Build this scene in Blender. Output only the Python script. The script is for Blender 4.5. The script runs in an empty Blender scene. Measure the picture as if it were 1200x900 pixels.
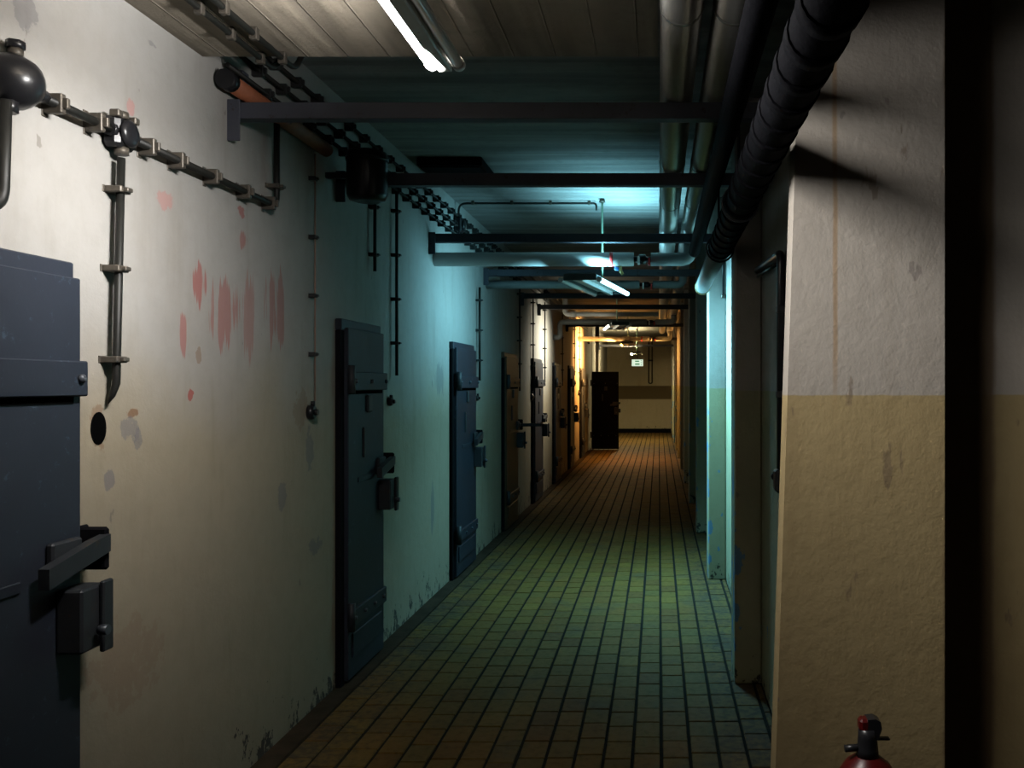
import bpy, math, random
from mathutils import Vector, Matrix
random.seed(7)
S = bpy.context.scene
COL = S.collection

# ------------------------------------------------------------------ camera, world, exposure
F = 1000.0            # focal length in pixels of a 1200 px wide frame
EYE = 1.6             # camera height
cam_d = bpy.data.cameras.new('camera'); cam = bpy.data.objects.new('camera', cam_d); COL.objects.link(cam)
cam.location = (0, 0, EYE); cam.rotation_euler = (math.pi/2, 0, 0)
cam_d.sensor_width = 36; cam_d.sensor_fit = 'HORIZONTAL'; cam_d.lens = F/1200*36
cam_d.shift_x = -(772-600)/1200; cam_d.shift_y = 0
cam_d.clip_start = 0.05; cam_d.clip_end = 100
S.camera = cam
w = bpy.data.worlds.new('world'); S.world = w; w.use_nodes = True
w.node_tree.nodes['Background'].inputs[0].default_value = (.5, .55, .6, 1)
w.node_tree.nodes['Background'].inputs[1].default_value = 0.002
S.view_settings.view_transform = 'Standard'; S.view_settings.look = 'None'
S.view_settings.gamma = 1; S.view_settings.use_curve_mapping = False
S.view_settings.exposure = 0.0

# fluorescent lamps: colour, glow of the tube, and the aimed area lights added at it:
# (direction: across, up, along), watts, spread in degrees, width, share of the near end left out
LAMPS = {
    1: ((1.0, .98, .95), 8, [((-1, -.60, .50), 25, 92, .034, .32), ((1, -.60, .06), 31, 92, .50, .1), ((-.55, 1, .16), 120, 120, .034, .05)]),  # right-hand light is unseen, made far wider than the fitting to soften shadows
    2: ((.29, .80, 1.0), 14, [((-1, -.25, 0), 20, 132, .034, 0), ((1, -.80, 0), 72, 116, .034, 0), ((.05, 1, 0), 34, 116, .034, 0), ((0, -1, 0), 30, 104, .034, 0)]),
    3: ((1.0, .95, .75), 10, [((-1, -.45, 0), 36, 110, .034, 0)]),
    4: ((1.0, .45, .11), 14, [((-1, -.25, 0), 260, 112, .034, 0), ((1, -.3, 0), 42, 112, .034, 0), ((0, -1, 0), 27, 104, .034, 0)]),
    5: ((1.0, .80, .42), 800, [((0, -1, 0), 20, 160, .034, 0)]),
}

# main dimensions (metres): x across, y along the corridor, z up
XL, XR, XB = -1.70, .405, .55         # left wall, pilaster edge, wall between the pilasters
CEIL, SOFF = EYE+1.53, EYE+1.22       # ceiling, lower slab near the camera
YE, YB = 28.1, -2.0                   # end wall, wall behind the camera
PAINT = 1.565                         # paint line on the right-hand walls
def wy(px): return 1700/(772-px)                       # depth of a point on the left wall
def wp(px, py): y = wy(px); return y, EYE+(450-py)/F*y  # (y, z) on the left wall

# ------------------------------------------------------------------ node helpers
def newmat(name):
    m = bpy.data.materials.new(name); m.use_nodes = True
    nt = m.node_tree; b = nt.nodes['Principled BSDF']
    return m, nt, b
def nd(nt, typ, **kw):
    n = nt.nodes.new(typ)
    for k, v in kw.items(): setattr(n, k, v)
    return n
def setin(nt, sock, v):
    if isinstance(v, bpy.types.NodeSocket): nt.links.new(v, sock)
    else: sock.default_value = v
def mth(nt, op, a, b=None, c=None, clamp=False):
    n = nd(nt, 'ShaderNodeMath', operation=op, use_clamp=clamp)
    setin(nt, n.inputs[0], a)
    if b is not None: setin(nt, n.inputs[1], b)
    if c is not None: setin(nt, n.inputs[2], c)
    return n.outputs[0]
def mixc(nt, f, a, b, mode='MIX'):
    n = nd(nt, 'ShaderNodeMix', data_type='RGBA', blend_type=mode)
    setin(nt, n.inputs[0], f); setin(nt, n.inputs[6], a); setin(nt, n.inputs[7], b)
    return n.outputs[2]
def rgb(*c): return (c[0], c[1], c[2], 1)
def pos(nt):
    g = nd(nt, 'ShaderNodeNewGeometry'); return g.outputs['Position']
def xyz(nt, p):
    s = nd(nt, 'ShaderNodeSeparateXYZ'); nt.links.new(p, s.inputs[0]); return s.outputs
def noise(nt, p, scale, detail=4, rough=.55, sc=None):
    if sc:
        mp = nd(nt, 'ShaderNodeMapping'); nt.links.new(p, mp.inputs[0]); mp.inputs[3].default_value = sc; p = mp.outputs[0]
    n = nd(nt, 'ShaderNodeTexNoise'); nt.links.new(p, n.inputs['Vector'])
    n.inputs['Scale'].default_value = scale; n.inputs['Detail'].default_value = detail; n.inputs['Roughness'].default_value = rough
    return n.outputs[0]
def ramp(nt, f, a, b):
    n = nd(nt, 'ShaderNodeMapRange', interpolation_type='SMOOTHSTEP'); n.clamp = True
    setin(nt, n.inputs[0], f); n.inputs[1].default_value = a; n.inputs[2].default_value = b
    return n.outputs[0]
def bump(nt, b, h, strength=.3, dist=.01):
    n = nd(nt, 'ShaderNodeBump'); n.inputs['Strength'].default_value = strength; n.inputs['Distance'].default_value = dist
    nt.links.new(h, n.inputs['Height']); nt.links.new(n.outputs[0], b.inputs['Normal'])

def metal(name, c, rough=.5, metallic=0.0, var=.35, wear=None, scale=9, bmp=.08, spec=.25):
    m, nt, b = newmat(name); p = pos(nt)
    n = noise(nt, p, scale, 6)
    c2 = [x*(1-var) for x in c]; c3 = [min(1, x*(1+var)) for x in c]
    col = mixc(nt, n, rgb(*c2), rgb(*c3))
    if wear:
        k = noise(nt, p, 23, 5, .7); col = mixc(nt, ramp(nt, k, .60, .68), col, rgb(*wear))
    nt.links.new(col, b.inputs['Base Color']); b.inputs['Roughness'].default_value = rough; b.inputs['Metallic'].default_value = metallic
    b.inputs['Specular IOR Level'].default_value = spec
    if bmp: bump(nt, b, noise(nt, p, 60, 4), bmp, .004)
    return m
def emit(name, c, s, base=.8):
    m, nt, b = newmat(name)
    b.inputs['Base Color'].default_value = rgb(base, base, base)
    b.inputs['Emission Color'].default_value = rgb(*c); b.inputs['Emission Strength'].default_value = s
    return m

ALBEDO = .50    # even darkening of the mineral surfaces, so less light bounces into shade
def plaster(name, upper, lower=None, patches=(), soft=.003, extra=None, mould=True):
    m, nt, b = newmat(name); p = pos(nt); X, Y, Z = xyz(nt, p)
    big = noise(nt, p, 1.3, 5, .6); fine = noise(nt, p, 14, 6, .65); streak = noise(nt, p, 3.2, 4, .6, (2.2, 2.2, .35))
    col = rgb(*upper)
    if lower:
        line = mth(nt, 'ADD', Z, mth(nt, 'MULTIPLY', mth(nt, 'SUBTRACT', big if soft > .1 else fine, .5), soft*2.6))
        col = mixc(nt, ramp(nt, line, PAINT-soft, PAINT+soft), rgb(*lower), rgb(*upper))
    col = mixc(nt, mth(nt, 'MULTIPLY', ramp(nt, big, .45, .75), .28), col, mixc(nt, 1.0, col, rgb(.80, .70, .58), 'MULTIPLY'))
    col = mixc(nt, mth(nt, 'MULTIPLY', ramp(nt, streak, .52, .75), .30), col, mixc(nt, 1.0, col, rgb(.62, .56, .48), 'MULTIPLY'))
    col = mixc(nt, mth(nt, 'MULTIPLY', ramp(nt, fine, .35, .75), .16), col, mixc(nt, 1.0, col, rgb(.6, .57, .52), 'MULTIPLY'))
    # small chips
    chip = noise(nt, p, 13, 3, .5, (1, 1, .5))
    col = mixc(nt, mth(nt, 'MULTIPLY', ramp(nt, chip, .725, .745), .6), col, rgb(.20, .17, .15))
    if mould:  # ragged damp and missing plaster along the foot of the wall
        a = noise(nt, p, 15, 6, .7, (1, 1, .6))
        lim = mth(nt, 'ADD', mth(nt, 'MULTIPLY', Z, .55), .505)
        col = mixc(nt, mth(nt, 'MULTIPLY', ramp(nt, mth(nt, 'SUBTRACT', a, lim), 0.0, .03), .9), col, rgb(.035, .032, .03))
    H = mth(nt, 'ADD', mth(nt, 'ADD', fine, mth(nt, 'MULTIPLY', noise(nt, p, 75, 3, .6), .35)), mth(nt, 'MULTIPLY', big, 1.5))
    if patches:
        st = noise(nt, p, 16, 4, .6, (1, 1.6, .09)); bl = noise(nt, p, 18, 5, .65)
        for (yc, zc, a, h, c, amt, kind) in patches:
            dy = mth(nt, 'DIVIDE', mth(nt, 'SUBTRACT', Y, yc), a); dz = mth(nt, 'DIVIDE', mth(nt, 'SUBTRACT', Z, zc), h)
            r = mth(nt, 'ADD', mth(nt, 'POWER', mth(nt, 'ABSOLUTE', dy), 2.2), mth(nt, 'POWER', mth(nt, 'ABSOLUTE', dz), 2.2))
            v = mth(nt, 'SUBTRACT', 1.0, r)
            nz = st if kind == 's' else bl
            v = mth(nt, 'ADD', v, mth(nt, 'MULTIPLY', mth(nt, 'SUBTRACT', nz, .52), 4.5 if kind == 's' else 3.2))
            v = mth(nt, 'MULTIPLY', ramp(nt, v, .25, .55), mth(nt, 'MULTIPLY', ramp(nt, r, 1.7, 1.1), amt))
            col = mixc(nt, v, col, rgb(*c))
    if extra: col = extra(nt, col, X, Y, Z, p, fine)
    col = mixc(nt, 1.0, col, rgb(ALBEDO, ALBEDO, ALBEDO), 'MULTIPLY')
    nt.links.new(col, b.inputs['Base Color']); b.inputs['Roughness'].default_value = .82
    b.inputs['Specular IOR Level'].default_value = .25
    bump(nt, b, H, .24, .012)
    return m

# ------------------------------------------------------------------ materials
RED, PINK, GREY, BROWN = (.40, .10, .085), (.50, .27, .25), (.20, .19, .20), (.26, .13, .06)
def patch(px, py, wpx, hpx, c, amt=.8, kind='b'):
    y, z = wp(px, py); return (y, z, wpx/2*y*y/1700, hpx/2/F*y, c, amt, kind)
left_patches = [
    patch(236, 332, 19, 62, RED, .72, 's'), patch(215, 395, 12, 66, RED, .62, 's'),
    patch(268, 368, 46, 92, RED, .58, 's'), patch(290, 370, 22, 130, RED, .45, 's'), patch(322, 362, 26, 104, RED, .55, 's'),
    patch(193, 236, 22, 34, PINK, .75), patch(283, 247, 10, 20, RED, .7), patch(153, 125, 11, 22, PINK, .8),
    patch(285, 281, 10, 30, RED, .6, 's'), patch(224, 462, 10, 18, RED, .9), patch(233, 418, 8, 26, BROWN, .5),
    patch(154, 484, 20, 14, BROWN, .8), patch(152, 503, 26, 40, GREY, .6), patch(162, 516, 12, 34, GREY, .6),
    patch(128, 561, 14, 28, GREY, .7), patch(115, 502, 26, 66, BROWN, .5), patch(363, 525, 12, 70, GREY, .6),
    patch(330, 580, 14, 50, GREY, .6), patch(369, 640, 18, 26, GREY, .6), patch(352, 480, 20, 60, BROWN, .35),
    patch(30, 12, 34, 60, GREY, .55), patch(178, 52, 16, 10, GREY, .55), patch(150, 775, 110, 120, (.34, .22, .15), .4),
    patch(60, 380, 10, 30, GREY, .0), patch(507, 590, 5, 80, GREY, .7, 's'), patch(515, 445, 10, 40, GREY, .55, 's'),
]
def left_extra(nt, col, X, Y, Z, p, fine): return col
M = {}
M['wall_left'] = plaster('left_plaster', (.44, .425, .40), (.42, .36, .26), left_patches, soft=.30)
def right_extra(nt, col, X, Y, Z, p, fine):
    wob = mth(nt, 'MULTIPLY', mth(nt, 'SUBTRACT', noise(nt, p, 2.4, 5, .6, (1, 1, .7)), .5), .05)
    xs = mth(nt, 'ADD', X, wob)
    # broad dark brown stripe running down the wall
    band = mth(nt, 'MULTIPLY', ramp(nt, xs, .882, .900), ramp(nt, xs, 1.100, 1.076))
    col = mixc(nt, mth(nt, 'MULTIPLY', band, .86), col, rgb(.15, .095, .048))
    # rusty drip
    drip = mth(nt, 'MULTIPLY', ramp(nt, mth(nt, 'ABSOLUTE', mth(nt, 'SUBTRACT', mth(nt, 'ADD', X, mth(nt, 'MULTIPLY', wob, .35)), .548)), .011, .003), ramp(nt, Z, 1.45, 1.75))
    col = mixc(nt, mth(nt, 'MULTIPLY', drip, .6), col, rgb(.30, .17, .06))
    blot = noise(nt, p, 11, 4, .6, (1, 1, .3))
    col = mixc(nt, mth(nt, 'MULTIPLY', ramp(nt, blot, .66, .70), .55), col, rgb(.16, .11, .07))
    return col
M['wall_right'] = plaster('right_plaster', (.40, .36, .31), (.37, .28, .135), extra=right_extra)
def pil_extra(nt, col, X, Y, Z, p, fine):
    # blue under-paint showing where the corner is knocked off
    k = noise(nt, p, 10, 4, .6, (1, 1, .6))
    corner = ramp(nt, X, XR+.05, XR)
    f = mth(nt, 'MULTIPLY', ramp(nt, mth(nt, 'ADD', k, mth(nt, 'MULTIPLY', corner, .13)), .66, .69), ramp(nt, Z, 1.5, 1.3))
    col = mixc(nt, f, col, rgb(.16, .34, .55))
    return col
M['pilaster'] = plaster('pilaster_plaster', (.50, .485, .45), (.46, .45, .29), extra=pil_extra)
def end_extra(nt, col, X, Y, Z, p, fine):
    f = mth(nt, 'MULTIPLY', ramp(nt, Z, 1.08, 1.12), ramp(nt, Z, 1.56, 1.52))
    return mixc(nt, f, col, rgb(.16, .12, .06))
M['wall_end'] = plaster('end_plaster', (.66, .58, .42), None, extra=end_extra)

def concrete(name, c, along):
    m, nt, b = newmat(name); p = pos(nt)
    sc = (9, .6, 1) if along else (.6, 9, 1)
    bd = noise(nt, p, 1.0, 3, .5, sc); f = noise(nt, p, 12, 6, .65); g = noise(nt, p, 1.5, 4)
    col = mixc(nt, ramp(nt, bd, .35, .65), rgb(*[x*.72 for x in c]), rgb(*[x*1.12 for x in c]))
    col = mixc(nt, mth(nt, 'MULTIPLY', ramp(nt, f, .5, .75), .4), col, rgb(*[x*.5 for x in c]))
    col = mixc(nt, mth(nt, 'MULTIPLY', ramp(nt, g, .5, .7), .3), col, rgb(*[x*.6 for x in c]))
    X, Y, Z = xyz(nt, p)
    u = mth(nt, 'FRACT', mth(nt, 'MULTIPLY', X if along else Y, 6.5 if along else 9))
    seam = ramp(nt, mth(nt, 'ABSOLUTE', mth(nt, 'SUBTRACT', u, .5)), .03, .0)
    H = mth(nt, 'ADD', mth(nt, 'MULTIPLY', bd, 1.4), mth(nt, 'ADD', mth(nt, 'MULTIPLY', f, .6), mth(nt, 'MULTIPLY', seam, .9)))
    col = mixc(nt, 1.0, col, rgb(ALBEDO, ALBEDO, ALBEDO), 'MULTIPLY')
    nt.links.new(col, b.inputs['Base Color']); b.inputs['Roughness'].default_value = .9
    b.inputs['Specular IOR Level'].default_value = .2
    bump(nt, b, H, .6, .02)
    return m
M['soffit'] = concrete('soffit_concrete', (.40, .345, .27), True)
M['ceiling'] = concrete('ceiling_concrete', (.36, .35, .33), False)

def tile_mat(name, attr):
    m, nt, b = newmat(name); p = pos(nt)
    if attr: r = nd(nt, 'ShaderNodeAttribute', attribute_name='tint').outputs['Fac']
    else: r = nd(nt, 'ShaderNodeObjectInfo').outputs['Random']
    cr = nd(nt, 'ShaderNodeValToRGB'); nt.links.new(r, cr.inputs[0])
    e = cr.color_ramp.elements; e[0].color = rgb(.18, .108, .026); e[1].color = rgb(.235, .145, .030)
    for t, c in ((.25, (.21, .128, .028)), (.5, (.165, .112, .032)), (.72, (.22, .12, .026)), (.88, (.16, .085, .024))):
        x = e.new(t); x.color = rgb(*c)
    f = noise(nt, p, 26, 6, .65); g = noise(nt, p, 2.2, 5, .6)
    col = mixc(nt, mth(nt, 'MULTIPLY', ramp(nt, f, .45, .75), .45), cr.outputs[0], rgb(.05, .04, .028))
    col = mixc(nt, mth(nt, 'MULTIPLY', ramp(nt, g, .55, .72), .5), col, rgb(.08, .07, .055))
    X, Y, Z = xyz(nt, p)
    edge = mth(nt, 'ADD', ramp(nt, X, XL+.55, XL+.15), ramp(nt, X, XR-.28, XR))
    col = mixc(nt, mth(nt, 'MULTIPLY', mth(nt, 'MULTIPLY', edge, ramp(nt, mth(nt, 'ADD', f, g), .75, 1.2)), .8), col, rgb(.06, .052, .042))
    col = mixc(nt, 1.0, col, rgb(ALBEDO, ALBEDO, ALBEDO), 'MULTIPLY')
    nt.links.new(col, b.inputs['Base Color'])
    nt.links.new(mth(nt, 'ADD', .50, mth(nt, 'MULTIPLY', f, .4)), b.inputs['Roughness'])
    b.inputs['Specular IOR Level'].default_value = .10
    bump(nt, b, f, .25, .004)
    return m
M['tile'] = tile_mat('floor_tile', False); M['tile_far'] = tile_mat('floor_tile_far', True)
M['grout'] = metal('floor_grout', (.012, .011, .009), .95, var=.5, scale=14, spec=.05)
M['curb'] = metal('floor_edge_concrete', (.028, .020, .013), .95, var=.7, scale=8, bmp=.4, spec=.05)
M['door'] = metal('door_paint_blue_grey', (.013, .016, .024), .55, .0, .25, (.026, .038, .055), 5, .06)
M['door_edge'] = metal('door_paint_dark', (.004, .004, .005), .8, spec=.04)
M['door_brown'] = metal('door_paint_brown', (.05, .028, .015), .5, 0, .35, (.05, .03, .02), 5)
M['iron'] = metal('lock_iron', (.020, .022, .026), .5, .2, .3, (.035, .026, .02), 20)
M['bolt'] = metal('bolt_iron', (.05, .055, .065), .4, .4)
M['beam'] = metal('beam_paint', (.035, .037, .048), .55, 0, .25, (.02, .016, .014), 7)
M['black'] = metal('black_bakelite', (.008, .008, .009), .3, 0, .3, None, 30, .03)
M['conduit'] = metal('black_conduit', (.007, .007, .006), .5, 0, .4, None, 30, spec=.2)
M['saddle'] = metal('saddle_clip', (.06, .052, .042), .45, .4, .4, (.03, .03, .03), 50)
M['saddle_dark'] = metal('saddle_clip_dark', (.02, .02, .02), .5, .2, .4)
M['foil'] = metal('silver_lagging', (.42, .42, .40), .36, .85, .15, None, 12, .12)
M['pipe_white'] = metal('white_lagging', (.45, .45, .44), .5, 0, .08, None, 10, .05)
M['pipe_grey'] = metal('grey_lagging', (.20, .215, .215), .5, 0, .15, None, 10, .05)
M['pipe_black'] = metal('tarred_wrap', (.002, .002, .0025), .7, 0, .4, None, 18, .5, .01)
M['rust'] = metal('rust_pipe', (.20, .065, .03), .65, 0, .4, (.08, .03, .02), 18)
M['red'] = metal('red_paint', (.42, .03, .03), .4)
M['ext_red'] = metal('extinguisher_red', (.04, .002, .002), .35, 0, .15)
M['lever_w'] = metal('lever_white', (.6, .58, .55), .4)
M['blue'] = metal('tap_blue', (.05, .2, .5), .4)
M['brass'] = metal('tap_brass', (.45, .36, .16), .35, .6)
M['lamp_body'] = metal('lamp_enamel', (.46, .46, .44), .4, .2, .12, (.3, .25, .2), 20)
M['lamp_dark'] = metal('lamp_housing_dark', (.05, .055, .055), .5)
M['tube_off'] = metal('dead_tube_glass', (.55, .55, .53), .15, 0, .05)
M['rod'] = metal('rod_green', (.22, .34, .25), .45, .1, .2)
M['hole'] = metal('hole_and_shade', (.002, .002, .002), 1.0, spec=0)  # black of the wall hole and of the painted strap shadow on doors
M['cable'] = metal('thin_cable', (.20, .12, .09), .6, 0, .3)
for k, (c, s, a) in LAMPS.items(): M['tube%d' % k] = emit('lit_tube_%d' % k, c, s)
M['sign_white'] = emit('sign_white', (.82, 1.0, .80), .85, .08); M['sign_green'] = emit('sign_green', (.0, .36, .09), .55, .02)

# ------------------------------------------------------------------ mesh builder
class MB:
    def __init__(s): s.v = []; s.f = []; s.sm = []
    def add(s, vs, fs, smooth=False):
        o = len(s.v); s.v += [tuple(v) for v in vs]; s.f += [tuple(i+o for i in f) for f in fs]; s.sm += [smooth]*len(fs); return s
    def box(s, x0, x1, y0, y1, z0, z1, bev=0):
        if x1 < x0: x0, x1 = x1, x0
        if y1 < y0: y0, y1 = y1, y0
        if z1 < z0: z0, z1 = z1, z0
        b = min(bev, (x1-x0)*.45, (y1-y0)*.45, (z1-z0)*.45)
        if b <= 0:
            vs = [(x, y, z) for z in (z0, z1) for x, y in ((x0, y0), (x1, y0), (x1, y1), (x0, y1))]
            return s.add(vs, [(3, 2, 1, 0), (4, 5, 6, 7), (0, 1, 5, 4), (1, 2, 6, 5), (2, 3, 7, 6), (3, 0, 4, 7)])
        lo, hi = (x0, y0, z0), (x1, y1, z1); vs = []; idx = {}
        for c in range(8):
            sg = [(c >> k) & 1 for k in range(3)]
            for ax in range(3):
                q = []
                for k in range(3):
                    e = hi[k] if sg[k] else lo[k]
                    q.append(e if k == ax else e+(-b if sg[k] else b))
                idx[(c, ax)] = len(vs); vs.append(q)
        fs = []
        for ax in range(3):
            o1, o2 = (ax+1) % 3, (ax+2) % 3
            for sd in (0, 1):
                cs = [(sd << ax) | (a << o1) | (bb << o2) for a, bb in ((0, 0), (1, 0), (1, 1), (0, 1))]
                f = [idx[(c, ax)] for c in cs]; fs.append(f if sd else f[::-1])
            for a in (0, 1):
                for bb in (0, 1):     # edges parallel to ax
                    c0 = (a << o1) | (bb << o2); c1 = c0 | (1 << ax)
                    f = [idx[(c0, o1)], idx[(c1, o1)], idx[(c1, o2)], idx[(c0, o2)]]
                    fs.append(f if a != bb else f[::-1])
        for c in range(8):
            f = [idx[(c, 0)], idx[(c, 1)], idx[(c, 2)]]
            fs.append(f if bin(c).count('1') % 2 else f[::-1])
        return s.add(vs, fs)
    def tube(s, pts, r, n=10, caps=True, radii=None):
        pts = [Vector(p) for p in pts]; N = len(pts); rings = []
        t0 = (pts[1]-pts[0]).normalized()
        up = Vector((0, 0, 1)) if abs(t0.z) < .9 else Vector((1, 0, 0))
        u = t0.cross(up).normalized(); vs = []
        for i, p in enumerate(pts):
            t = (pts[min(i+1, N-1)]-pts[max(i-1, 0)]).normalized()
            u = (u-t*u.dot(t)).normalized(); w_ = t.cross(u)
            rr = radii[i] if radii else r
            vs += [p+(u*math.cos(2*math.pi*k/n)+w_*math.sin(2*math.pi*k/n))*rr for k in range(n)]
        fs = [(i*n+k, i*n+(k+1) % n, (i+1)*n+(k+1) % n, (i+1)*n+k) for i in range(N-1) for k in range(n)]
        s.add(vs, fs, True)
        if caps: o = len(s.v)-len(vs); s.f += [tuple(o+k for k in range(n))[::-1], tuple(o+(N-1)*n+k for k in range(n))]; s.sm += [False]*2
        return s
    def lathe(s, prof, c, axis='z', n=20):
        c = Vector(c); vs = []
        for r, h in prof:
            for k in range(n):
                a = 2*math.pi*k/n; q = (r*math.cos(a), r*math.sin(a))
                vs.append(c+Vector({'z': (q[0], q[1], h), 'x': (h, q[0], q[1]), 'y': (q[1], h, q[0])}[axis]))
        m = len(prof)
        fs = [(i*n+k, i*n+(k+1) % n, (i+1)*n+(k+1) % n, (i+1)*n+k) for i in range(m-1) for k in range(n)]
        s.add(vs, fs, True); o = len(s.v)-len(vs)
        s.f += [tuple(o+k for k in range(n))[::-1], tuple(o+(m-1)*n+k for k in range(n))]; s.sm += [False]*2
        return s
    def prism(s, poly, axis, a, b):   # poly of 2-D points extruded along an axis
        mk = {'x': lambda p, t: (t, p[0], p[1]), 'y': lambda p, t: (p[0], t, p[1]), 'z': lambda p, t: (p[0], p[1], t)}[axis]
        n = len(poly); vs = [mk(p, a) for p in poly]+[mk(p, b) for p in poly]
        return s.add(vs, [tuple(range(n)), tuple(range(2*n-1, n-1, -1))]+[(k, n+k, n+(k+1) % n, (k+1) % n) for k in range(n)])
    def mesh(s, name, mat, off=(0, 0, 0)):
        me = bpy.data.meshes.new(name); o = Vector(off)
        me.from_pydata([tuple(Vector(v)-o) for v in s.v], [], s.f); me.materials.append(M[mat] if isinstance(mat, str) else mat)
        me.polygons.foreach_set('use_smooth', s.sm)
        import bmesh
        bm = bmesh.new(); bm.from_mesh(me); bmesh.ops.recalc_face_normals(bm, faces=bm.faces); bm.to_mesh(me); bm.free()
        return me
    def build(s, name, mat, parent=None, local=False):
        off = (0, 0, 0)
        if parent is not None and not local:
            off = Vector(parent.location)
            if parent.parent is not None: off = off+Vector(parent.parent.location)
        o = bpy.data.objects.new(name, s.mesh(name, mat, off)); COL.objects.link(o); o.parent = parent
        return o
def tag(o, label=None, cat=None, group=None, kind=None):
    for k, v in (('label', label), ('category', cat), ('group', group), ('kind', kind)):
        if v: o[k] = v
    return o
def thing(name, loc, label, cat, group=None, kind=None):
    o = bpy.data.objects.new(name, None); COL.objects.link(o); o.location = loc; o.empty_display_size = .1
    return tag(o, label, cat, group, kind)
def inst(name, me, loc, parent):
    o = bpy.data.objects.new(name, me); COL.objects.link(o); o.parent = parent
    o.location = Vector(loc)-(Vector(parent.location) if parent else Vector()); return o
def fillet(pts, r, n=6):
    pts = [Vector(p) for p in pts]; out = [pts[0]]
    for i in range(1, len(pts)-1):
        a, b, c = pts[i-1], pts[i], pts[i+1]
        d1 = (a-b); d2 = (c-b); k = min(r, d1.length*.49, d2.length*.49)
        p1 = b+d1.normalized()*k; p2 = b+d2.normalized()*k
        for j in range(n+1):
            t = j/n; out.append(p1*(1-t)**2+b*2*t*(1-t)+p2*t*t)
    out.append(pts[-1]); return out

# ================================================================== THE SETTING
floor = MB().box(XL-.1, 3.2, YB, YE+.1, -.12, -.006).build('floor', 'grout')
tag(floor, 'dark grouted base of the tiled corridor floor', 'floor', kind='structure')
MB().box(XL, XL+.10, YB, YE, -.006, .004).build('edge_strip', 'curb', floor)

wl = MB().box(XL-.25, XL, YB, YE, 0, CEIL).build('wall_left', 'wall_left')
tag(wl, 'long cream plaster wall with cell doors and flaking red paint', 'wall', kind='structure')
wr = MB().box(XB, XB+.25, 2.76, YE, 0, CEIL).build('wall_right', 'pilaster')
tag(wr, 'plaster wall with shallow bays between the pilasters', 'wall', kind='structure')
PIL = [4.55+2.3*i for i in range(11)]; PIL[1] = 6.98
PLAB = ['dark pilaster just past the broad wall end', 'bright cyan-lit pilaster with a cream lower half', 'dim pilaster right behind the cyan-lit one',
        'cream pilaster level with the grey cell door', 'pilaster level with the elbowed grey pipe', 'orange-lit pilaster before the warm lamp', 'orange-lit pilaster level with the warm lamp',
        'pilaster level with the open black door', 'dim pilaster level with the exit sign', 'dim pilaster beyond the exit sign', 'last dim pilaster before the end wall']
for k, y in enumerate(PIL):
    tag(MB().box(XR, XB, y, y+.22, 0, CEIL, .008).build('trim_%d' % (k+1), 'pilaster'), PLAB[k], 'pilaster', kind='structure')
# near right: broad wall end that faces the camera, its left edge leaning a little
z0, z1 = 0.0, EYE+.60
def lean(z): return .401+(z-EYE)*.032
SX = .888     # the wall end steps back here
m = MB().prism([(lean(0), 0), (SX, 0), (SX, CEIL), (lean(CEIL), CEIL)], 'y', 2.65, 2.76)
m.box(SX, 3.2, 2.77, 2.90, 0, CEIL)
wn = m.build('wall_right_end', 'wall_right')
tag(wn, 'broad two-tone wall end, white above cream, with a dark brown vertical stripe', 'wall', kind='structure')
we = MB().box(XL-.25, XB+.25, YE, YE+.2, 0, CEIL).build('wall_end', 'wall_end')
tag(we, 'dim wall closing the corridor with a dark painted band', 'wall', kind='structure')
bb = MB().box(XL, XB, YE-.04, YE, 0, .13, .01).build('baseboard_end', 'door_edge'); tag(bb, 'dark baseboard at the foot of the dim end wall', 'baseboard', kind='structure')
wb = MB().box(XL-.25, 3.45, YB-.2, YB, 0, CEIL).build('wall_back', 'wall_left'); tag(wb, 'plain plaster wall behind the viewer', 'wall', kind='structure')
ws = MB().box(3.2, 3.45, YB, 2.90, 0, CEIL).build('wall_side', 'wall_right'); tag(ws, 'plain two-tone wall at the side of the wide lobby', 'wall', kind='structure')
ce = MB().box(XL-.25, 3.45, YB-.2, YE+.2, CEIL, CEIL+.2).build('ceiling', 'ceiling')
tag(ce, 'board-marked grey concrete ceiling above the crossbeams', 'ceiling', kind='structure')
MB().box(XL, -.004, YB, 3.18, SOFF, CEIL, 0).build('lower_slab', 'soffit', ce)

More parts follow.
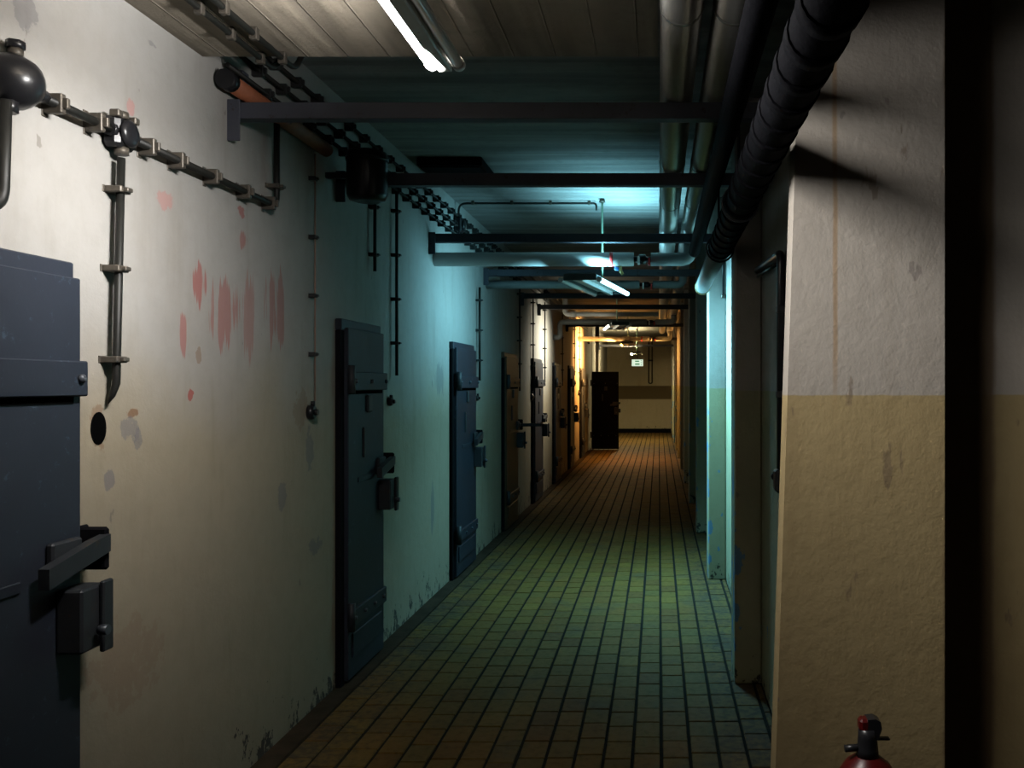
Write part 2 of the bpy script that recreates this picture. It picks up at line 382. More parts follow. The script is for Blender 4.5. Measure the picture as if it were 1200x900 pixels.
# floor tiles: columns run along the corridor, joints staggered from column to column
TW, TL, J, JY = .124, .172, .014, .007
cols = []; x = XL+.10
while x < XB-.02: cols.append(x); x += TW
tile_me = MB().box(-TW/2+J/2, TW/2-J/2, -TL/2+JY/2, TL/2-JY/2, -.012, 0, .003).mesh('tile', 'tile')
cells = []
drift = 0
for ci, x in enumerate(cols):
    drift = (drift+random.choice((0, .03, .05, .086, .086, -.04))) % TL
    y = 2.4+drift
    wobble = random.uniform(-.0012, .0012)
    while y < YE-TL:
        if y+TL > 3.3: cells.append((y+TL/2, x+TW/2+wobble, random.uniform(-.0012, .0012), random.random()))
        y += TL
cells.sort()
XMAX = XB-.005
far = MB(); tint = []
nobj = 0
for (yc, xc, dz, rnd) in cells:
    x1 = min(xc+TW/2-J/2, XMAX)
    if x1-(xc-TW/2+J/2) < .02: continue
    full = x1 > xc+TW/2-J/2-.001
    if nobj < 300 and full and xc > XL+.10 and yc > 3.45:
        t = inst('tile', tile_me, (xc, yc, dz), floor); nobj += 1
        t.rotation_euler = (random.uniform(-.006, .006), random.uniform(-.006, .006), random.uniform(-.008, .008))
    else:
        n0 = len(far.f)
        a, b_ = xc-TW/2+J/2, x1; c, d = yc-TL/2+JY/2, yc+TL/2-JY/2; e = .003
        sx = random.uniform(-.0009, .0009)
        far.add([(a, c, -.01), (b_, c, -.01), (b_, d, -.01), (a, d, -.01), (a+e, c+e, dz+sx), (b_-e, c+e, dz-sx), (b_-e, d-e, dz-sx), (a+e, d-e, dz+sx)],
                [(4, 5, 6, 7), (0, 1, 5, 4), (1, 2, 6, 5), (2, 3, 7, 6), (3, 0, 4, 7)])
        tint += [rnd]*(len(far.f)-n0)
fo = far.build('tiles', 'tile_far', floor); fo['kind'] = 'stuff'
at = fo.data.attributes.new('tint', 'FLOAT', 'FACE'); at.data.foreach_set('value', tint)

# ================================================================== CELL DOORS
DOORS = [ # y near, width, label
    (1.60, .83, 'blue-grey steel cell door with a bolted strap, beside the dark wall hole'),
    (4.48, .63, 'dark steel cell door under the black drum box'),
    (6.92, .78, 'blue-lit steel cell door in the bright cyan stretch of wall'),
    (9.20, .80, 'brown-tinged cell door whose bolt sticks out into the corridor'),
    (11.35, .82, 'grey cell door below the pale wall with a hanging cable end'),
    (13.60, .80, 'dark cell door beneath the elbowed grey pipe'),
    (15.90, .80, 'dark cell door just before the brightest orange stretch of wall'),
    (18.25, .80, 'cell door just past the brightest orange stretch of wall'),
]
def cell_door(name, loc, W, label, leafmat='door', bolt_out=False, frame=True, keeper=True, flip=0):
    t = thing(name, loc, label, 'door', kind='structure')
    P = lambda: MB()
    TOP = 1.945
    if frame:
        P().box(0, .035, 0, W, 1.885, TOP, .004).build('frame_head', leafmat, t, True)
        P().box(0, .030, 0, .055, 0, 1.885, .004).build('frame_post', 'door_edge', t, True)
        P().box(0, .030, W-.03, W, 0, 1.885, .004).build('frame_post', leafmat, t, True)
    lf = P().box(.012, .052, .05, W+.004, .02, 1.90, .004).build('leaf', leafmat, t, True)
    # upper strap: shelf-like plate with bolt heads, black strip below painted in as its shadow
    us = P().box(.052, .074, .05, W+.004, 1.565, 1.665, .004).build('upper_strap', leafmat, t, True)
    P().box(.052, .055, .06, W-.03, 1.545, 1.565).build('strap_shade', 'hole', t, True)
    for i in range(3):
        y = .10+(W-.13)*i/2
        P().lathe([(.013, 0), (.013, .008), (.006, .014)], (.074, y, 1.615), 'x', 8).build('bolt', 'bolt', us, True)
    ls = P().box(.052, .070, .05, W+.004, .30, .39, .004).build('lower_strap', leafmat, t, True)
    for i in range(4):
        P().lathe([(.012, 0), (.012, .008), (.006, .013)], (.070, .10+(W-.16)*i/3, .345), 'x', 8).build('bolt', 'bolt', ls, True)
    P().prism([(.052, .12), (.105, .285), (.105, .30), (.052, .30)], 'y', .12, .30).build('kick_bracket', 'door_edge', t, True) if False else None
    P().box(.052, .062, .10, W-.06, .13, .26, .004).build('kick_plate', leafmat, t, True)
    # hinges on the near side
    for z in (1.58, .32): P().tube([(.075, .035, z-.03), (.075, .035, z+.12)], .02, 10).build('hinge', 'iron', t, True)
    # spy hole cover and slide bar
    P().box(.052, .070, W*.50, W*.50+.075, 1.44, 1.54, .01).build('peephole_cover', 'iron', t, True)
    P().box(.052, .064, W*.42, W*.42+.03, 1.19, 1.36, .006).build('slide_bar', 'iron', t, True)
    P().box(.052, .058, W*.30, W*.72, 1.06, 1.09, .003).build('hatch_ledge', leafmat, t, True)
    # lock group on the far edge
    P().box(.052, .075, W-.14, W-.02, 1.07, 1.17, .006).build('lock_plate', 'iron', t, True)
    y0, zz = W-.19, 1.075
    if bolt_out:
        P().box(.06, .085, W-.10, W+.02, 1.10, 1.145, .006).build('bolt_guide', 'iron', t, True)
        P().box(.085, .33, W-.05, W-.02, 1.105, 1.14, .008).build('bolt_lever', 'iron', t, True)
    else:
        P().prism([(W-.20, 1.06), (W-.20, 1.115), (W-.02, 1.155), (W+.05, 1.165), (W+.05, 1.115), (W-.02, 1.10)], 'x', .078, .108).build('bolt_lever', 'iron', t, True)
    if keeper:
        k = P().box(0, .10, W+.045, W+.062, 1.06, 1.185, .012).build('keeper', 'door_edge', t, True)
        P().box(0, .012, W+.02, W+.10, 1.06, 1.185, .004).build('keeper_plate', 'door_edge', k, True)
    lb = P().box(.052, .125, W-.10, W+.008, .86, 1.035, .006).build('lock_box', 'iron', t, True)
    P().box(.125, .140, W-.03, W+.014, .845, 1.045, .004).build('lock_cover', 'iron', lb, True)
    P().box(.02, .115, W+.012, W+.055, .905, 1.005, .008).build('lock_bolt', 'iron', lb, True)
    P().tube([(.14, W-.05, .915), (.165, W-.05, .915)], .014, 10).build('key_boss', 'bolt', lb, True)
    return t
for i, (y, W, lab) in enumerate(DOORS):
    cell_door('door_%d' % (i+1), (XL, y, 0), W, lab, 'door_brown' if i == 3 else 'door', bolt_out=(i == 3))
d = cell_door('door_%d' % (len(DOORS)+1), (XL+.02, 20.8, 0), .70, 'black-looking cell door standing wide open across the corridor', 'door_edge', frame=False, keeper=False)
d.rotation_euler = (0, 0, -math.pi/2)

# ================================================================== CROSSBEAMS
def crossbeam(y, x1, label, h0=1.048, h1=1.112, bracket=True):
    t = thing('steel_crossbeam', (XL, y, EYE+h0), label, 'beam', 'steel beams spanning the corridor')
    m = MB().box(XL, x1, y-.004, y+.004, EYE+h0, EYE+h1, .002)
    m.box(XL, x1, y, y+.05, EYE+h0, EYE+h0+.007); m.box(XL, x1, y, y+.05, EYE+h1-.007, EYE+h1)
    m.build('channel', 'beam', t)
    if bracket: MB().box(XL, XL+.05, y-.012, y-.004, EYE+h0-.09, EYE+h1+.01, .002).build('bracket', 'beam', t)
    return t
BEAMS = [
    (3.37, XB, 'slate-painted steel crossbeam beside the rusty pipe end'),
    (4.50, XR, 'dark steel crossbeam behind the black drum box'),
    (6.31, XB, 'dark steel crossbeam just before the white lagged pipe with a red ring'),
    (8.28, XB, 'blue-tinged crossbeam in front of the thin grey service pipe'),
    (10.45, XB, 'dark crossbeam behind the cyan hanging lamp'),
    (11.95, XB, 'pale-edged crossbeam in front of the weaker hanging lamp'),
    (15.6, XB, 'thin crossbeam before the orange stretch'),
    (20.4, XB, 'crossbeam above the open black door'),
    (24.0, XB, 'bluish crossbeam in front of the dim end wall'),
]
for y, x1, lab in BEAMS: crossbeam(y, x1, lab)

# ================================================================== PIPES UNDER THE CEILING
def ceiling_pipe(x, r, h, y0, y1, label, mat='foil'):
    t = thing('lagged_pipe', (x, y0, EYE+h), label, 'pipe', 'silver lagged pipes on the crossbeams')
    MB().tube([(x, y0, EYE+h), (x, (y0+y1)/2, EYE+h), (x, y1, EYE+h)], r, 24).build('lagging', mat, t)
    y = y0+.6; k = 0
    me = MB().tube([(0, -.008, 0), (0, .008, 0)], r+.0025, 24).mesh('band', mat)
    while y < min(y1, 13): inst('band', me, (x, y, EYE+h), t); y += .95
    return t
ceiling_pipe(.072, .068, 1.182, -.8, 19.0, 'silver lagged ceiling pipe beside the edge of the lower slab')
ceiling_pipe(.238, .068, 1.182, -.8, 19.0, 'silver lagged ceiling pipe that the white cross pipe joins')
def dark_pipe(x, h, r, y0, y1, label, wraps=True, grey_to=None):
    t = thing('tarred_pipe', (x, y0, EYE+h), label, 'pipe', 'black pipes hung below the beams')
    MB().tube([(x, y0, EYE+h), (x, y1, EYE+h)], r, 18).build('pipe', 'pipe_black', t)
    if wraps:
        y = max(1.6, y0); me = MB().tube([(0, -.03, -.002), (0, .03, .002)], r+.004, 18).mesh('wrap', 'pipe_black')
        while y < y1: inst('wrap', me, (x, y, EYE+h), t); y += .16
    if grey_to:
        MB().tube([(x, y1, EYE+h), (x, grey_to, EYE+h)], r*.86, 18).build('bare_end', 'pipe_grey', t)
        MB().tube([(x, grey_to, EYE+h), (x, grey_to+.03, EYE+h)], r*.95, 18).build('end_collar', 'brass', t)
    return t
dark_pipe(.325, .72, .062, -.8, 4.55, 'black wrapped pipe that ends in a bare grey length', True, 6.3)
dark_pipe(.366, .90, .034, -.8, 6.2, 'black wrapped pipe, upper one beside the pilasters', False)
dark_pipe(.25, .93, .04, -.8, 6.0, 'thin black pipe, innermost of the dark bundle', False)
for y, lab in ((3.40, 'dark ring hanger for the wrapped pipe below the slate-painted crossbeam'), (4.53, 'dark ring hanger for the wrapped pipe beside the first pilaster')):
    t = thing('pipe_hanger', (.32, y, EYE+.65), lab, 'hanger', 'pipe hangers')
    ring = [(.325+.072*math.cos(a), y, EYE+.72+.072*math.sin(a)) for a in [math.pi/2+2*math.pi*k/20 for k in range(21)]]
    MB().tube(ring, .006, 6, False).build('ring', 'iron', t)
    MB().tube([(.318, y, EYE+.795), (.318, y, EYE+1.046)], .006, 6).build('stem', 'iron', t)

def cross_pipe(y, h, r, label, mat, xl=XL, valve=(-.19, -.06), tap=False, drop=0, ring=True):
    t = thing('cross_pipe', (xl, y, EYE+h), label, 'pipe', 'service pipes crossing the corridor')
    z = EYE+h
    pts = [(xl, y, z), (valve[0], y, z)]
    if drop: pts = fillet([(XL, y, z-drop), (XL+.11, y, z-drop), (XL+.11, y, z), (valve[0], y, z)], .06)
    MB().tube(pts, r, 20).build('lagging', mat, t)
    if ring: MB().tube([(valve[0]-.18, y, z), (valve[0]-.155, y, z)], r+.002, 20).build('red_ring', 'red', t)
    v = MB().tube([(valve[0], y, z), (valve[0]+.035, y, z), (valve[0]+.04, y, z), (valve[1]-.04, y, z), (valve[1]-.035, y, z), (valve[1], y, z)], r*.5, 12,
                  radii=[r*.42, r*.42, r*.72, r*.72, r*.42, r*.42]).build('valve', 'black', t)
    MB().box(valve[0]+.03, valve[0]+.045, y-r-.045, y-r+.01, z-.05, z+.01, .003).build('lever', 'lever_w', v)
    MB().box(valve[1]-.02, valve[1]-.005, y-r-.045, y-r+.01, z-.055, z, .003).build('lever', 'red', v)
    MB().tube(fillet([(valve[1], y, z), (.238, y, z), (.238, y, EYE+1.113)], .07), r*.95, 20).build('elbow_run', 'pipe_grey' if mat != 'pipe_white' else 'pipe_grey', t)
    if tap:
        b = MB().tube([(valve[0]-.10, y, z-r+.005), (valve[0]-.10, y, z-r-.03), (valve[0]-.085, y-.01, z-r-.06)], .012, 10).build('drain_tap', 'brass', t)
        MB().box(valve[0]-.145, valve[0]-.112, y-.012, y+.012, z-r-.03, z-r-.005, .004).build('tap_handle', 'blue', b)
    return t
cross_pipe(6.47, .945, .053, 'white lagged cross pipe with red ring and blue drain tap', 'pipe_white', tap=True)
cross_pipe(8.42, .98, .042, 'thin grey cross pipe behind the white lagged one', 'pipe_grey', ring=False)
cross_pipe(13.75, 1.0, .045, 'grey cross pipe that elbows down at the left wall', 'pipe_grey', drop=.25, ring=False)
cross_pipe(18.0, .95, .05, 'orange-lit cross pipe near the warm lamp', 'pipe_white')
t = thing('cross_pipe', (-1.36, 13.2, EYE+1.08), 'orange-lit pipe with a swollen left elbow, resting high up', 'pipe', 'service pipes crossing the corridor')
MB().tube(fillet([(-1.45, 13.2, EYE+1.36), (-1.45, 13.2, EYE+1.08), (.0, 13.2, EYE+1.08)], .06), .038, 14).build('pipe', 'pipe_white', t)
MB().tube([(-1.36, 13.2, EYE+1.08), (-1.28, 13.2, EYE+1.08)], .048, 14).build('coupling', 'pipe_white', t)
# rusty pipe along the top of the left wall
t = thing('rusty_pipe', (XL+.045, 3.25, EYE+1.165), 'rust-brown pipe with an open black end along the wall top', 'pipe')
MB().tube([(XL+.045, 3.27, EYE+1.165), (XL+.045, 4.25, EYE+1.165)], .034, 16).build('pipe', 'rust', t)
MB().tube([(XL+.045, 3.25, EYE+1.165), (XL+.045, 3.30, EYE+1.165)], .038, 16).build('end_sleeve', 'black', t)
MB().box(XL, XL+.02, 3.45, 3.50, EYE+1.13, EYE+1.27, .003).build('bracket', 'beam', t)
# white riser behind the open door
t = thing('riser_pipe', (XL+.12, 21.9, 0), 'pale vertical riser pipe behind the open black door', 'pipe')
MB().tube([(XL+.12, 21.9, 0), (XL+.12, 21.9, EYE+1.05)], .045, 14).build('pipe', 'pipe_white', t)
MB().tube([(XL+.12, 21.9, EYE+1.05), (XL+.12, 21.9, CEIL)], .055, 14).build('black_sleeve', 'black', t)

# ================================================================== CONDUITS AND BOXES
sad_me = {}
def saddle_mesh(mat, r, axis):
    key = (mat, round(r, 4), axis)
    if key not in sad_me:
        m = MB(); pl = 1.5 if mat == 'saddle' else 1.1
        if axis == 'y': m.box(-.002, r*2.3, -.010, .010, -r*1.15, r*1.15, .003); m.box(r*1.4, r*2.9, -.006, .006, -r*.6, r*.6, .002); m.box(-.004, .003, -.011, .011, -r*pl, r*pl, .001)
        else: m.box(-.002, r*2.3, -r*1.15, r*1.15, -.010, .010, .003); m.box(r*1.4, r*2.9, -r*.6, r*.6, -.006, .006, .002); m.box(-.004, .003, -r*pl, r*pl, -.011, .011, .001)
        sad_me[key] = m.mesh('saddle', mat)
    return sad_me[key]
STAND = .022   # conduits stand off the wall on their saddles
def wall_conduit(pts, r, label, saddles=(), mat='conduit', smat='saddle', group=None, tip=False, name='wall_conduit', cat='conduit'):
    x = XL+STAND+r
    P = fillet([(x, y, z) for y, z in pts], .05)
    t = thing(name, (x, pts[0][0], pts[0][1]), label, cat, group)
    if tip:
        e = P[-1]; P = P+[e+Vector((-.008, -.006, -.035)), e+Vector((-.016, -.012, -.06))]; rad = [r]*(len(P)-2)+[r*.75, r*.1]
    else: rad = None
    MB().tube(P, r, 10, radii=rad).build('tube', mat, t)
    for (y, z, ax) in saddles: inst('saddle', saddle_mesh(smat, r+STAND/2, ax), (XL, y, z), t)
    return t
# run across the near wall
A = wp(30, 116); B = wp(122, 148)
zr = EYE+.775
wall_conduit([(2.30, zr), (2.585, zr)], .013, 'black conduit between the round box and the square junction box', [(2.36, zr, 'y'), (2.53, zr, 'y')])
wall_conduit([(2.70, zr), (3.72, zr), (3.72, EYE+1.16)], .013, 'black conduit running from the square junction box and turning up the wall',
             [(2.79, zr, 'y'), (2.96, zr, 'y'), (3.19, zr, 'y'), (3.44, zr, 'y'), (3.66, zr, 'y'), (3.72, EYE+.86, 'z')])
wall_conduit([(2.645, EYE+.70), (2.62, EYE-.0)], .012, 'black conduit dropping from the square box to a cut-off tip', [(2.64, EYE+.60, 'z'), (2.63, EYE+.355, 'z'), (2.622, EYE+.075, 'z')], tip=True)
wall_conduit([(2.17, EYE+.72), (2.16, EYE+.45), (2.0, EYE+.42)], .016, 'thick black cable curving down from the round box')
# square junction box
y, z = 2.645, zr
t = thing('junction_box', (XL, y, z), 'square black junction box with glands on the cream wall', 'junction box')
b = MB().box(XL, XL+.055, y-.048, y+.048, z-.048, z+.048, .012).build('body', 'black', t)
MB().lathe([(.042, 0), (.042, .01), (.03, .018), (.012, .02)], (XL+.055, y, z), 'x', 18).build('cover', 'black', t)
for dy, dz, ax in ((-.06, 0, 'y'), (.045, 0, 'y'), (0, -.065, 'z'), (0, .045, 'z')):
    p0 = (XL+.035, y+dy, z+dz); p1 = (XL+.035, y+dy+(.018 if ax == 'y' else 0), z+dz+(.022 if ax == 'z' else 0))
    MB().tube([p0, p1], .021, 8).build('gland', 'saddle' if ax == 'z' else 'black', t)
for dy in (-.042, .042):
    MB().box(XL+.03, XL+.06, y+dy-.012, y+dy+.012, z+.04, z+.062, .003).build('lug', 'saddle', t)
# round box at the frame edge
y, z = 2.215, EYE+.785
t = thing('round_box', (XL, y, z), 'glossy black round box with nuts on the cream wall', 'junction box')
MB().lathe([(.070, 0), (.072, .03), (.066, .05), (.050, .075), (.025, .088), (.006, .092)], (XL, y, z), 'x', 28).build('dome', 'black', t)
MB().tube([(XL+.03, y, z+.065), (XL+.03, y, z+.085)], .018, 6).build('nut', 'saddle', t)
MB().tube([(XL+.03, y, z+.085), (XL+.03, y, z+.105)], .022, 6).build('nut', 'black', t)
MB().tube([(XL+.035, y-.03, z-.09), (XL+.035, y-.03, z-.06)], .022, 6).build('nut', 'black', t)
MB().tube([(XL+.035, y+.06, z-.008), (XL+.035, y+.10, z-.008)], .018, 6).build('gland', 'black', t)
# dark hole in the wall by the first door
y, z = wp(115, 502)
t = thing('wall_hole', (XL, y, z), 'dark oval hole in the cream wall beside the first door', 'hole')
n = 24
MB().add([(XL+.002, y+.036*math.cos(2*math.pi*k/n), z+.050*math.sin(2*math.pi*k/n)) for k in range(n)]+[(XL-.03, y+.03*math.cos(2*math.pi*k/n), z+.043*math.sin(2*math.pi*k/n)) for k in range(n)],
         [(k, (k+1) % n, n+(k+1) % n, n+k) for k in range(n)]+[tuple(range(n))]).build('plug', 'hole', t)
# two conduits below the lower slab
for x, lab in ((-1.465, 'black ceiling conduit under the lower slab, closer to the wall'), (-1.385, 'black ceiling conduit under the lower slab, closer to the lamp')):
    t = thing('ceiling_conduit', (x, 3.1, SOFF), lab, 'conduit', 'conduits under the lower slab')
    MB().tube(fillet([(x, -1.5, SOFF-.022), (x, 3.25, SOFF-.022), (x, 3.35, SOFF+.10), (x, 3.4, CEIL-.02)], .05), .011, 10).build('tube', 'conduit', t)
    for yy in (2.3, 2.72, 2.92, 3.14):
        MB().box(x-.014, x+.014, yy-.012, yy+.012, SOFF-.042, SOFF, .003).build('saddle', 'saddle', t)
# three conduits along the top of the left wall
for k, (h, lab) in enumerate(((1.395, 'uppermost of three black saddle-clipped conduits along the wall top'), (1.31, 'middle of three black saddle-clipped conduits along the wall top'), (1.235, 'lowest of three black saddle-clipped conduits along the wall top'))):
    sd = []; yy = 3.5+k*.07
    while yy < 10.5: sd.append((yy, EYE+h, 'y')); yy += .225
    wall_conduit([(3.3, EYE+h), (12.0, EYE+h), (20.0, EYE+h)], .010, lab, sd, smat='saddle_dark', group='conduits along the wall top')
# black drum box on the second beam
y, z, x = 4.36, EYE+.93, -1.49
t = thing('drum_box', (x, y, z), 'large black drum-shaped box hung in front of a crossbeam', 'box')
MB().lathe([(.06, 0), (.088, .008), (.102, .035), (.102, .22), (.098, .25), (.06, .262)], (x, y, z), 'z', 28).build('drum', 'black', t)
MB().lathe([(.106, .205), (.106, .225)], (x, y, z), 'z', 28).build('rim', 'black', t)
MB().box(x-.02, x+.02, y+.09, y+.125, z+.10, z+.17, .004).build('hook', 'iron', t)
MB().box(XL, x-.09, y-.015, y+.015, z+.12, z+.15, .003).build('arm', 'iron', t)
# drops on the left wall
def drop(px, h_top, py_end, label, r=.009, mat='conduit', every=.28, box=None, smat='saddle_dark', name='wall_conduit', tip=False):
    y = wy(px); ze = EYE+(450-py_end)/F*y; zt = EYE+h_top
    sd = []; zz = zt-.12
    while zz > ze+.05: sd.append((y, zz, 'z')); zz -= every
    return wall_conduit([(y, zt), (y, ze)], r, label, sd, mat=mat, smat=smat, group='conduit drops on the cell wall', name=name, tip=tip)
def wall_button(y, z, label, s=.035, name='call_button'):
    t = thing(name, (XL, y, z), label, 'switch', 'small switches on the cell wall')
    MB().lathe([(s, 0), (s, .018), (s*.8, .03)], (XL, y, z), 'x', 16).build('base', 'black', t)
    MB().lathe([(s*.45, .03), (s*.4, .045)], (XL, y, z), 'x', 12).build('knob', 'black', t)
    MB().tube([(XL+.02, y, z+s*.8), (XL+.02, y, z+s*1.5)], .011, 8).build('gland', 'black', t)
drop(363, 1.12, 470, 'thin red-brown cable on clips between the first two doors', .004, 'cable', .285)
wall_button(wy(362), EYE-.137, 'small black socket at the end of the thin red-brown cable', .036)
drop(433, 1.16, 318, 'short conduit hanging below the black drum box', .010)
drop(459, 1.22, 440, 'conduit beside the dark second door ending in a hook', .010)
wall_button(wy(453)+.03, EYE-.11, 'small black button beside the dark second door', .028)
drop(558, .90, 446, 'conduit beside the blue-lit door', .011)
wall_button(wy(556)+.05, EYE-.13, 'small button beside the blue-lit door', .028)
for i, (px, py, bx, lab) in enumerate((
        (606, 458, None, 'conduit beside the brown-tinged door'),
        (622, 456, True, 'conduit before the grey door ending in a black pear switch'),
        (636, 452, None, 'conduit beside the grey door'),
        (657, 452, None, 'conduit beside the dark door beneath the elbowed pipe'),
        (671.5, 440, None, 'conduit at the start of the orange-lit wall'),
        (677.5, 452, True, 'conduit on the brightest orange-lit wall'))):
    drop(px, 1.20, py, lab, .010)
    if bx: wall_button(wy(px), EYE-(py-441)/F*wy(px), 'black pear switch at the end of the %s' % ('conduit before the grey door' if i == 1 else 'conduit on the orange-lit wall'), .05)

# ================================================================== LAMPS
def lamp_cable(y, xj, h_rod_x, label, sad=True):
    z = CEIL-.022
    pts = fillet([(XL+.03, y, CEIL-.16), (XL+.03, y, z), (h_rod_x-.04, y, z), (h_rod_x-.04, y, z-.06)], .07)
    t = thing('lamp_cable', (XL+.03, y, z), label, 'cable', 'cables feeding the hanging lamps')
    MB().tube(pts, .009, 8).build('cable', 'conduit', t)
    for k in range(4):
        x = XL+.15+(h_rod_x-XL-.25)*k/3
        MB().box(x-.012, x+.012, y-.015, y+.015, z-.014, CEIL, .003).build('saddle', 'saddle', t)
    t = thing('ceiling_corner_box', (XL, y-.02, CEIL-.30), 'black junction box feeding %s' % label.split(' to ')[-1], 'junction box', 'corner junction boxes')
    MB().box(XL, XL+.07, y-.065, y+.045, CEIL-.27, CEIL-.14, .015).build('body', 'black', t)
    MB().lathe([(.045, 0), (.04, .015), (.02, .02)], (XL+.07, y-.01, CEIL-.205), 'x', 14).build('cover', 'black', t)
    for dy in (-.035, 0, .03): MB().tube([(XL+.035, y+dy, CEIL-.31), (XL+.035, y+dy, CEIL-.265)], .015, 8).build('gland', 'black', t)
    MB().tube([(XL+.035, y-.01, CEIL-.145), (XL+.035, y-.01, CEIL-.11)], .015, 8).build('gland', 'black', t)

def hanging_lamp(k, x, y, h, L, yaw, label, lit_side, wide, rods, body='lamp_dark', capw=None):
    t = thing('fluorescent_lamp', (x, y, EYE+h), label, 'lamp', 'fluorescent lamps hung along the corridor')
    t.rotation_euler = (0, 0, yaw)
    o = wide/2; r = .017
    if wide < .15:    # narrow batten: spine between two tubes
        MB().box(-.024, .018, -L/2, L/2, -.022, .05, .004).build('spine', 'lamp_body', t, True)
        MB().box(-.022, .016, -L/2-.004, -L/2, -.02, .046, .002).build('end_plate', 'lamp_body', t, True)
        MB().box(-.022, .016, L/2, L/2+.004, -.02, .046, .002).build('end_plate', 'lamp_body', t, True)
    else:             # wide housing with a shallow folded reflector
        MB().prism([(-o, .005), (-o, .035), (-o+.02, .05), (o-.02, .05), (o, .035), (o, .005), (o-.006, .005), (o-.008, .03), (-o+.008, .03), (-o+.006, .005)], 'y', -L/2, L/2).build('housing', 'lamp_dark', t, True)
        MB().box(-o+.01, o-.01, -L/2+.01, L/2-.01, .022, .03, .002).build('reflector', 'lamp_body', t, True)
        for s in (-1, 1): MB().box(-o, o, s*L/2-.006, s*L/2+.006, -.004, .046, .003).build('end_cap', 'lamp_dark', t, True)
        MB().box(-.02, .02, -L/2+.01, L/2-.01, -.012, .024, .004).build('spine', 'lamp_body', t, True)
    off = .041 if wide < .15 else wide*.5+.022
    for s in (-1, 1):
        lit = (s == lit_side)
        xx = s*off if wide > .15 else (-.043 if s < 0 else .037)
        MB().tube([(xx, -L/2+.02, 0), (xx, L/2-.02, 0)], r, 14).build('lit_tube' if lit else 'dead_tube', 'tube%d' % k if lit else 'tube_off', t, True)
        for e in (-1, 1): MB().tube([(xx, e*(L/2-.022), 0), (xx, e*(L/2+.004), 0)], r+.003, 12).build('lamp_holder', 'lamp_body', t, True)
    for (dx, dz, df), watts, spread, wd, dy in LAMPS[k][2]:  # unseen area lights added to shape the lamp's light, even beside the dead tube
        ld = bpy.data.lights.new('aimed_light', 'AREA'); ld.shape = 'RECTANGLE'; ld.size = wd; ld.size_y = L-.06-2*dy
        ld.energy = watts; ld.color = LAMPS[k][0]; ld.spread = math.radians(spread)
        lo = bpy.data.objects.new('aimed_light', ld); COL.objects.link(lo); lo.parent = t
        d3 = Vector((dx, df, dz)).normalized(); zz = -d3; xx = Vector((0, 1, 0)).cross(zz).normalized(); ax = zz.cross(xx)
        q = Vector((lit_side*off if (dx == 0 or dx*lit_side > 0) else -lit_side*off, dy, 0))+d3*.024
        lo.matrix_local = Matrix(((xx.x, ax.x, zz.x, q.x), (xx.y, ax.y, zz.y, q.y), (xx.z, ax.z, zz.z, q.z), (0, 0, 0, 1)))
    for yy, ztop in rods:
        MB().tube([(0, yy, .045), (0, yy, ztop-EYE-h)], .009, 8).build('hanger_rod', 'rod', t, True)
        MB().lathe([(.028, 0), (.022, .02), (.012, .03)], (0, yy, ztop-EYE-h-.03), 'z', 12).build('rod_cup', 'saddle', t, True)
    return t
hanging_lamp(1, -.632, 1.93, .95, 1.22, 0, 'narrow twin-tube fluorescent lamp with white left tube below the lower slab', -1, .10, ((-.4, SOFF), (.3, SOFF)))
hanging_lamp(2, -.50, 6.85, .775, 1.05, math.radians(-9.5), 'cyan-glowing fluorescent lamp hung askew on a green rod', 1, .25, ((.2, CEIL),))
hanging_lamp(3, -.62, 12.64, .84, 1.05, math.radians(8), 'weak warm fluorescent lamp hung beyond the cyan one', -1, .25, ((0, CEIL),))
hanging_lamp(4, -.655, 18.2, .84, 1.05, 0, 'orange-glowing lamp hung in the far stretch', -1, .25, ((0, CEIL),))
hanging_lamp(5, -.62, 23.7, .84, 1.05, 0, 'faint lamp hung close to the dim end wall', -1, .25, ((0, CEIL),))
lamp_cable(7.12, 0, -.48, 'black cable along the ceiling to the cyan lamp')
lamp_cable(12.64, 0, -.62, 'black cable along the ceiling to the weak warm lamp')
# dark steel box on the ceiling near the wall
t = thing('ceiling_box', (-1.41, 6.0, CEIL-.07), 'flat black steel box fixed to the ceiling beside the wall', 'box')
MB().box(-1.63, -1.19, 5.74, 6.2, CEIL-.06, CEIL, .006).build('case', 'door_edge', t)
MB().box(-1.61, -1.21, 5.76, 6.18, CEIL-.068, CEIL-.06, .003).build('lid', 'door_edge', t)

# ================================================================== RIGHT SIDE
t = thing('bay_conduit', (XB, 3.5, EYE+.55), 'black conduit in the first bay, turning down to a small box', 'conduit')
x = XB-.03
MB().tube(fillet([(x, 4.5, EYE+.60), (x, 3.62, EYE+.555), (x, 3.62, EYE-.36)], .06), .020, 10).build('tube', 'black', t)
MB().tube([(x+.0, 4.5, EYE+.565), (x, 3.72, EYE+.525)], .008, 8).build('second_tube', 'black', t)
MB().box(XB-.06, XB-.002, 3.59, 3.67, EYE-.46, EYE-.36, .012).build('end_box', 'black', t)
MB().tube([(XB-.05, 3.67, EYE-.40), (XB-.05, 3.72, EYE-.40)], .016, 8).build('gland', 'black', t)
for zz in (.30, -.06): MB().box(XB-.052, XB-.002, 3.595, 3.645, EYE+zz, EYE+zz+.03, .004).build('clip', 'saddle_dark', t)
t = thing('loose_cable', (.5, 6.95, EYE+1.0), 'black cable looping from the pipes onto the cyan-lit pilaster', 'cable')
MB().tube(fillet([(.34, 6.6, EYE+.80), (.44, 6.90, EYE+1.04), (.525, 6.93, EYE+1.03), (.528, 6.95, EYE+.72)], .12), .011, 8).build('cable', 'black', t)
MB().box(.510, .545, 6.94, 6.975, EYE+.70, EYE+.73, .004).build('clip', 'saddle', t)

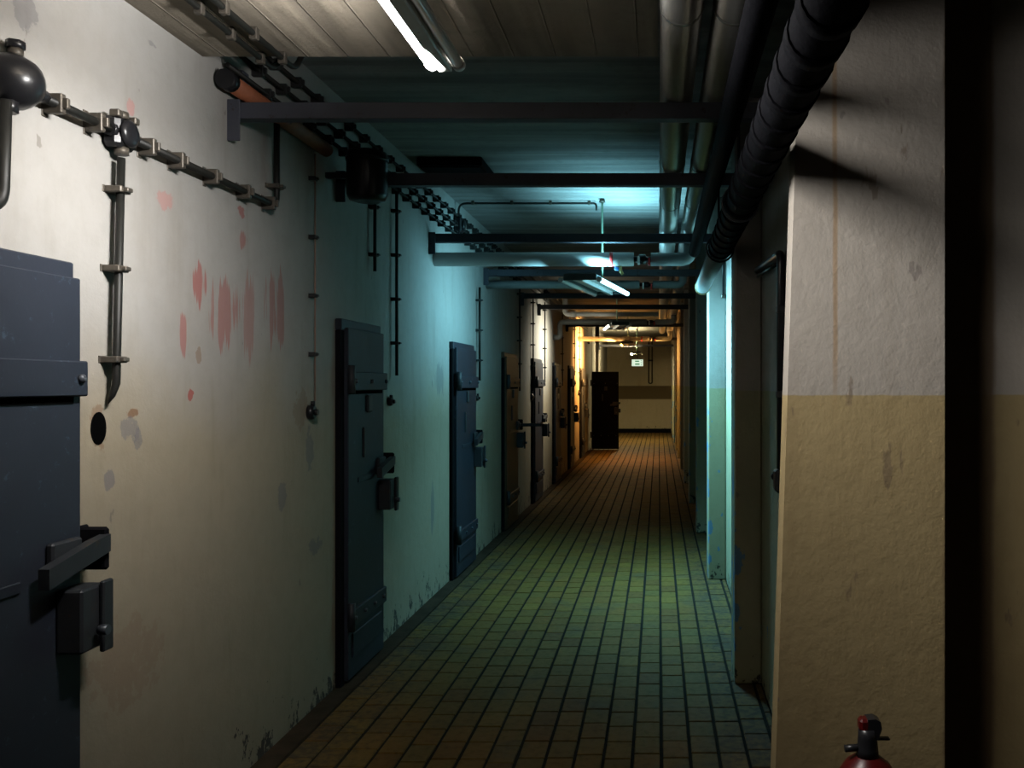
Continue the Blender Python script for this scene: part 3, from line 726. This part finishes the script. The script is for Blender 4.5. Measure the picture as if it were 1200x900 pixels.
# fire extinguisher
x, y = .592, 2.42
t = thing('fire_extinguisher', (x, y, 0), 'dark red fire extinguisher with black valve standing by the two-tone wall', 'fire extinguisher')
MB().lathe([(.085, 0), (.098, .01), (.098, .40), (.096, .44), (.085, .49), (.062, .525), (.036, .545), (.03, .55)], (x, y, 0), 'z', 32).build('cylinder', 'ext_red', t)
vv = MB().lathe([(.034, .545), (.030, .565), (.027, .60), (.026, .625)], (x, y, 0), 'z', 16).build('valve', 'black', t)
MB().box(x-.026, x+.012, y-.02, y+.02, .618, .655, .008).build('grip', 'ext_red', t)
MB().prism([(x-.004, .585), (x+.026, .60), (x+.036, .63), (x+.032, .65), (x+.018, .657), (x-.004, .655)], 'y', y-.021, y+.021).build('lever', 'black', t)
MB().box(x+.02, x+.062, y-.008, y+.008, .592, .598, .001).build('pin', 'iron', t)
MB().tube([(x-.065, y, .566), (x-.02, y, .570)], .010, 10).build('nozzle', 'black', t)
MB().lathe([(.099, .0), (.101, .004), (.101, .02), (.099, .024)], (x, y, 0), 'z', 32).build('foot_ring', 'black', t)

# ================================================================== FAR END
x, y, z = -.55, 22.0, EYE+.545
t = thing('exit_sign', (x, y, z), 'lit white and green exit sign hung at the corridor end', 'sign')
MB().box(x-.155, x+.155, y-.03, y+.03, z-.095, z+.095, .015).build('case', 'lamp_body', t)
fc = MB().box(x-.145, x+.145, y-.034, y-.028, z-.085, z+.085, .004).build('face', 'sign_white', t)
MB().box(x-.06, x+.045, y-.037, y-.034, z+.028, z+.055, .001).build('green_mark', 'sign_green', fc)
MB().box(x-.06, x+.055, y-.037, y-.034, z-.05, z-.018, .001).build('green_mark', 'sign_green', fc)
for zz in (.055, .005, -.05): MB().box(x+.09, x+.108, y-.037, y-.034, z+zz-.009, z+zz+.009, .001).build('green_mark', 'sign_green', fc)
MB().tube([(x, y, z+.09), (x, y, CEIL)], .01, 8).build('hanger_rod', 'black', t)
t = thing('cable_loop', (-.25, YE-.05, EYE+.1), 'thick dark cable hanging in a U on the dim end wall', 'cable')
MB().tube(fillet([(-.33, YE-.04, CEIL-.02), (-.33, YE-.04, EYE+.02), (-.22, YE-.04, EYE+.02), (-.22, YE-.04, CEIL-.02)], .05), .018, 8).build('cable', 'conduit', t)
MB().box(-.36, -.19, YE-.05, YE, EYE+.75, EYE+.80, .005).build('clip', 'saddle_dark', t)
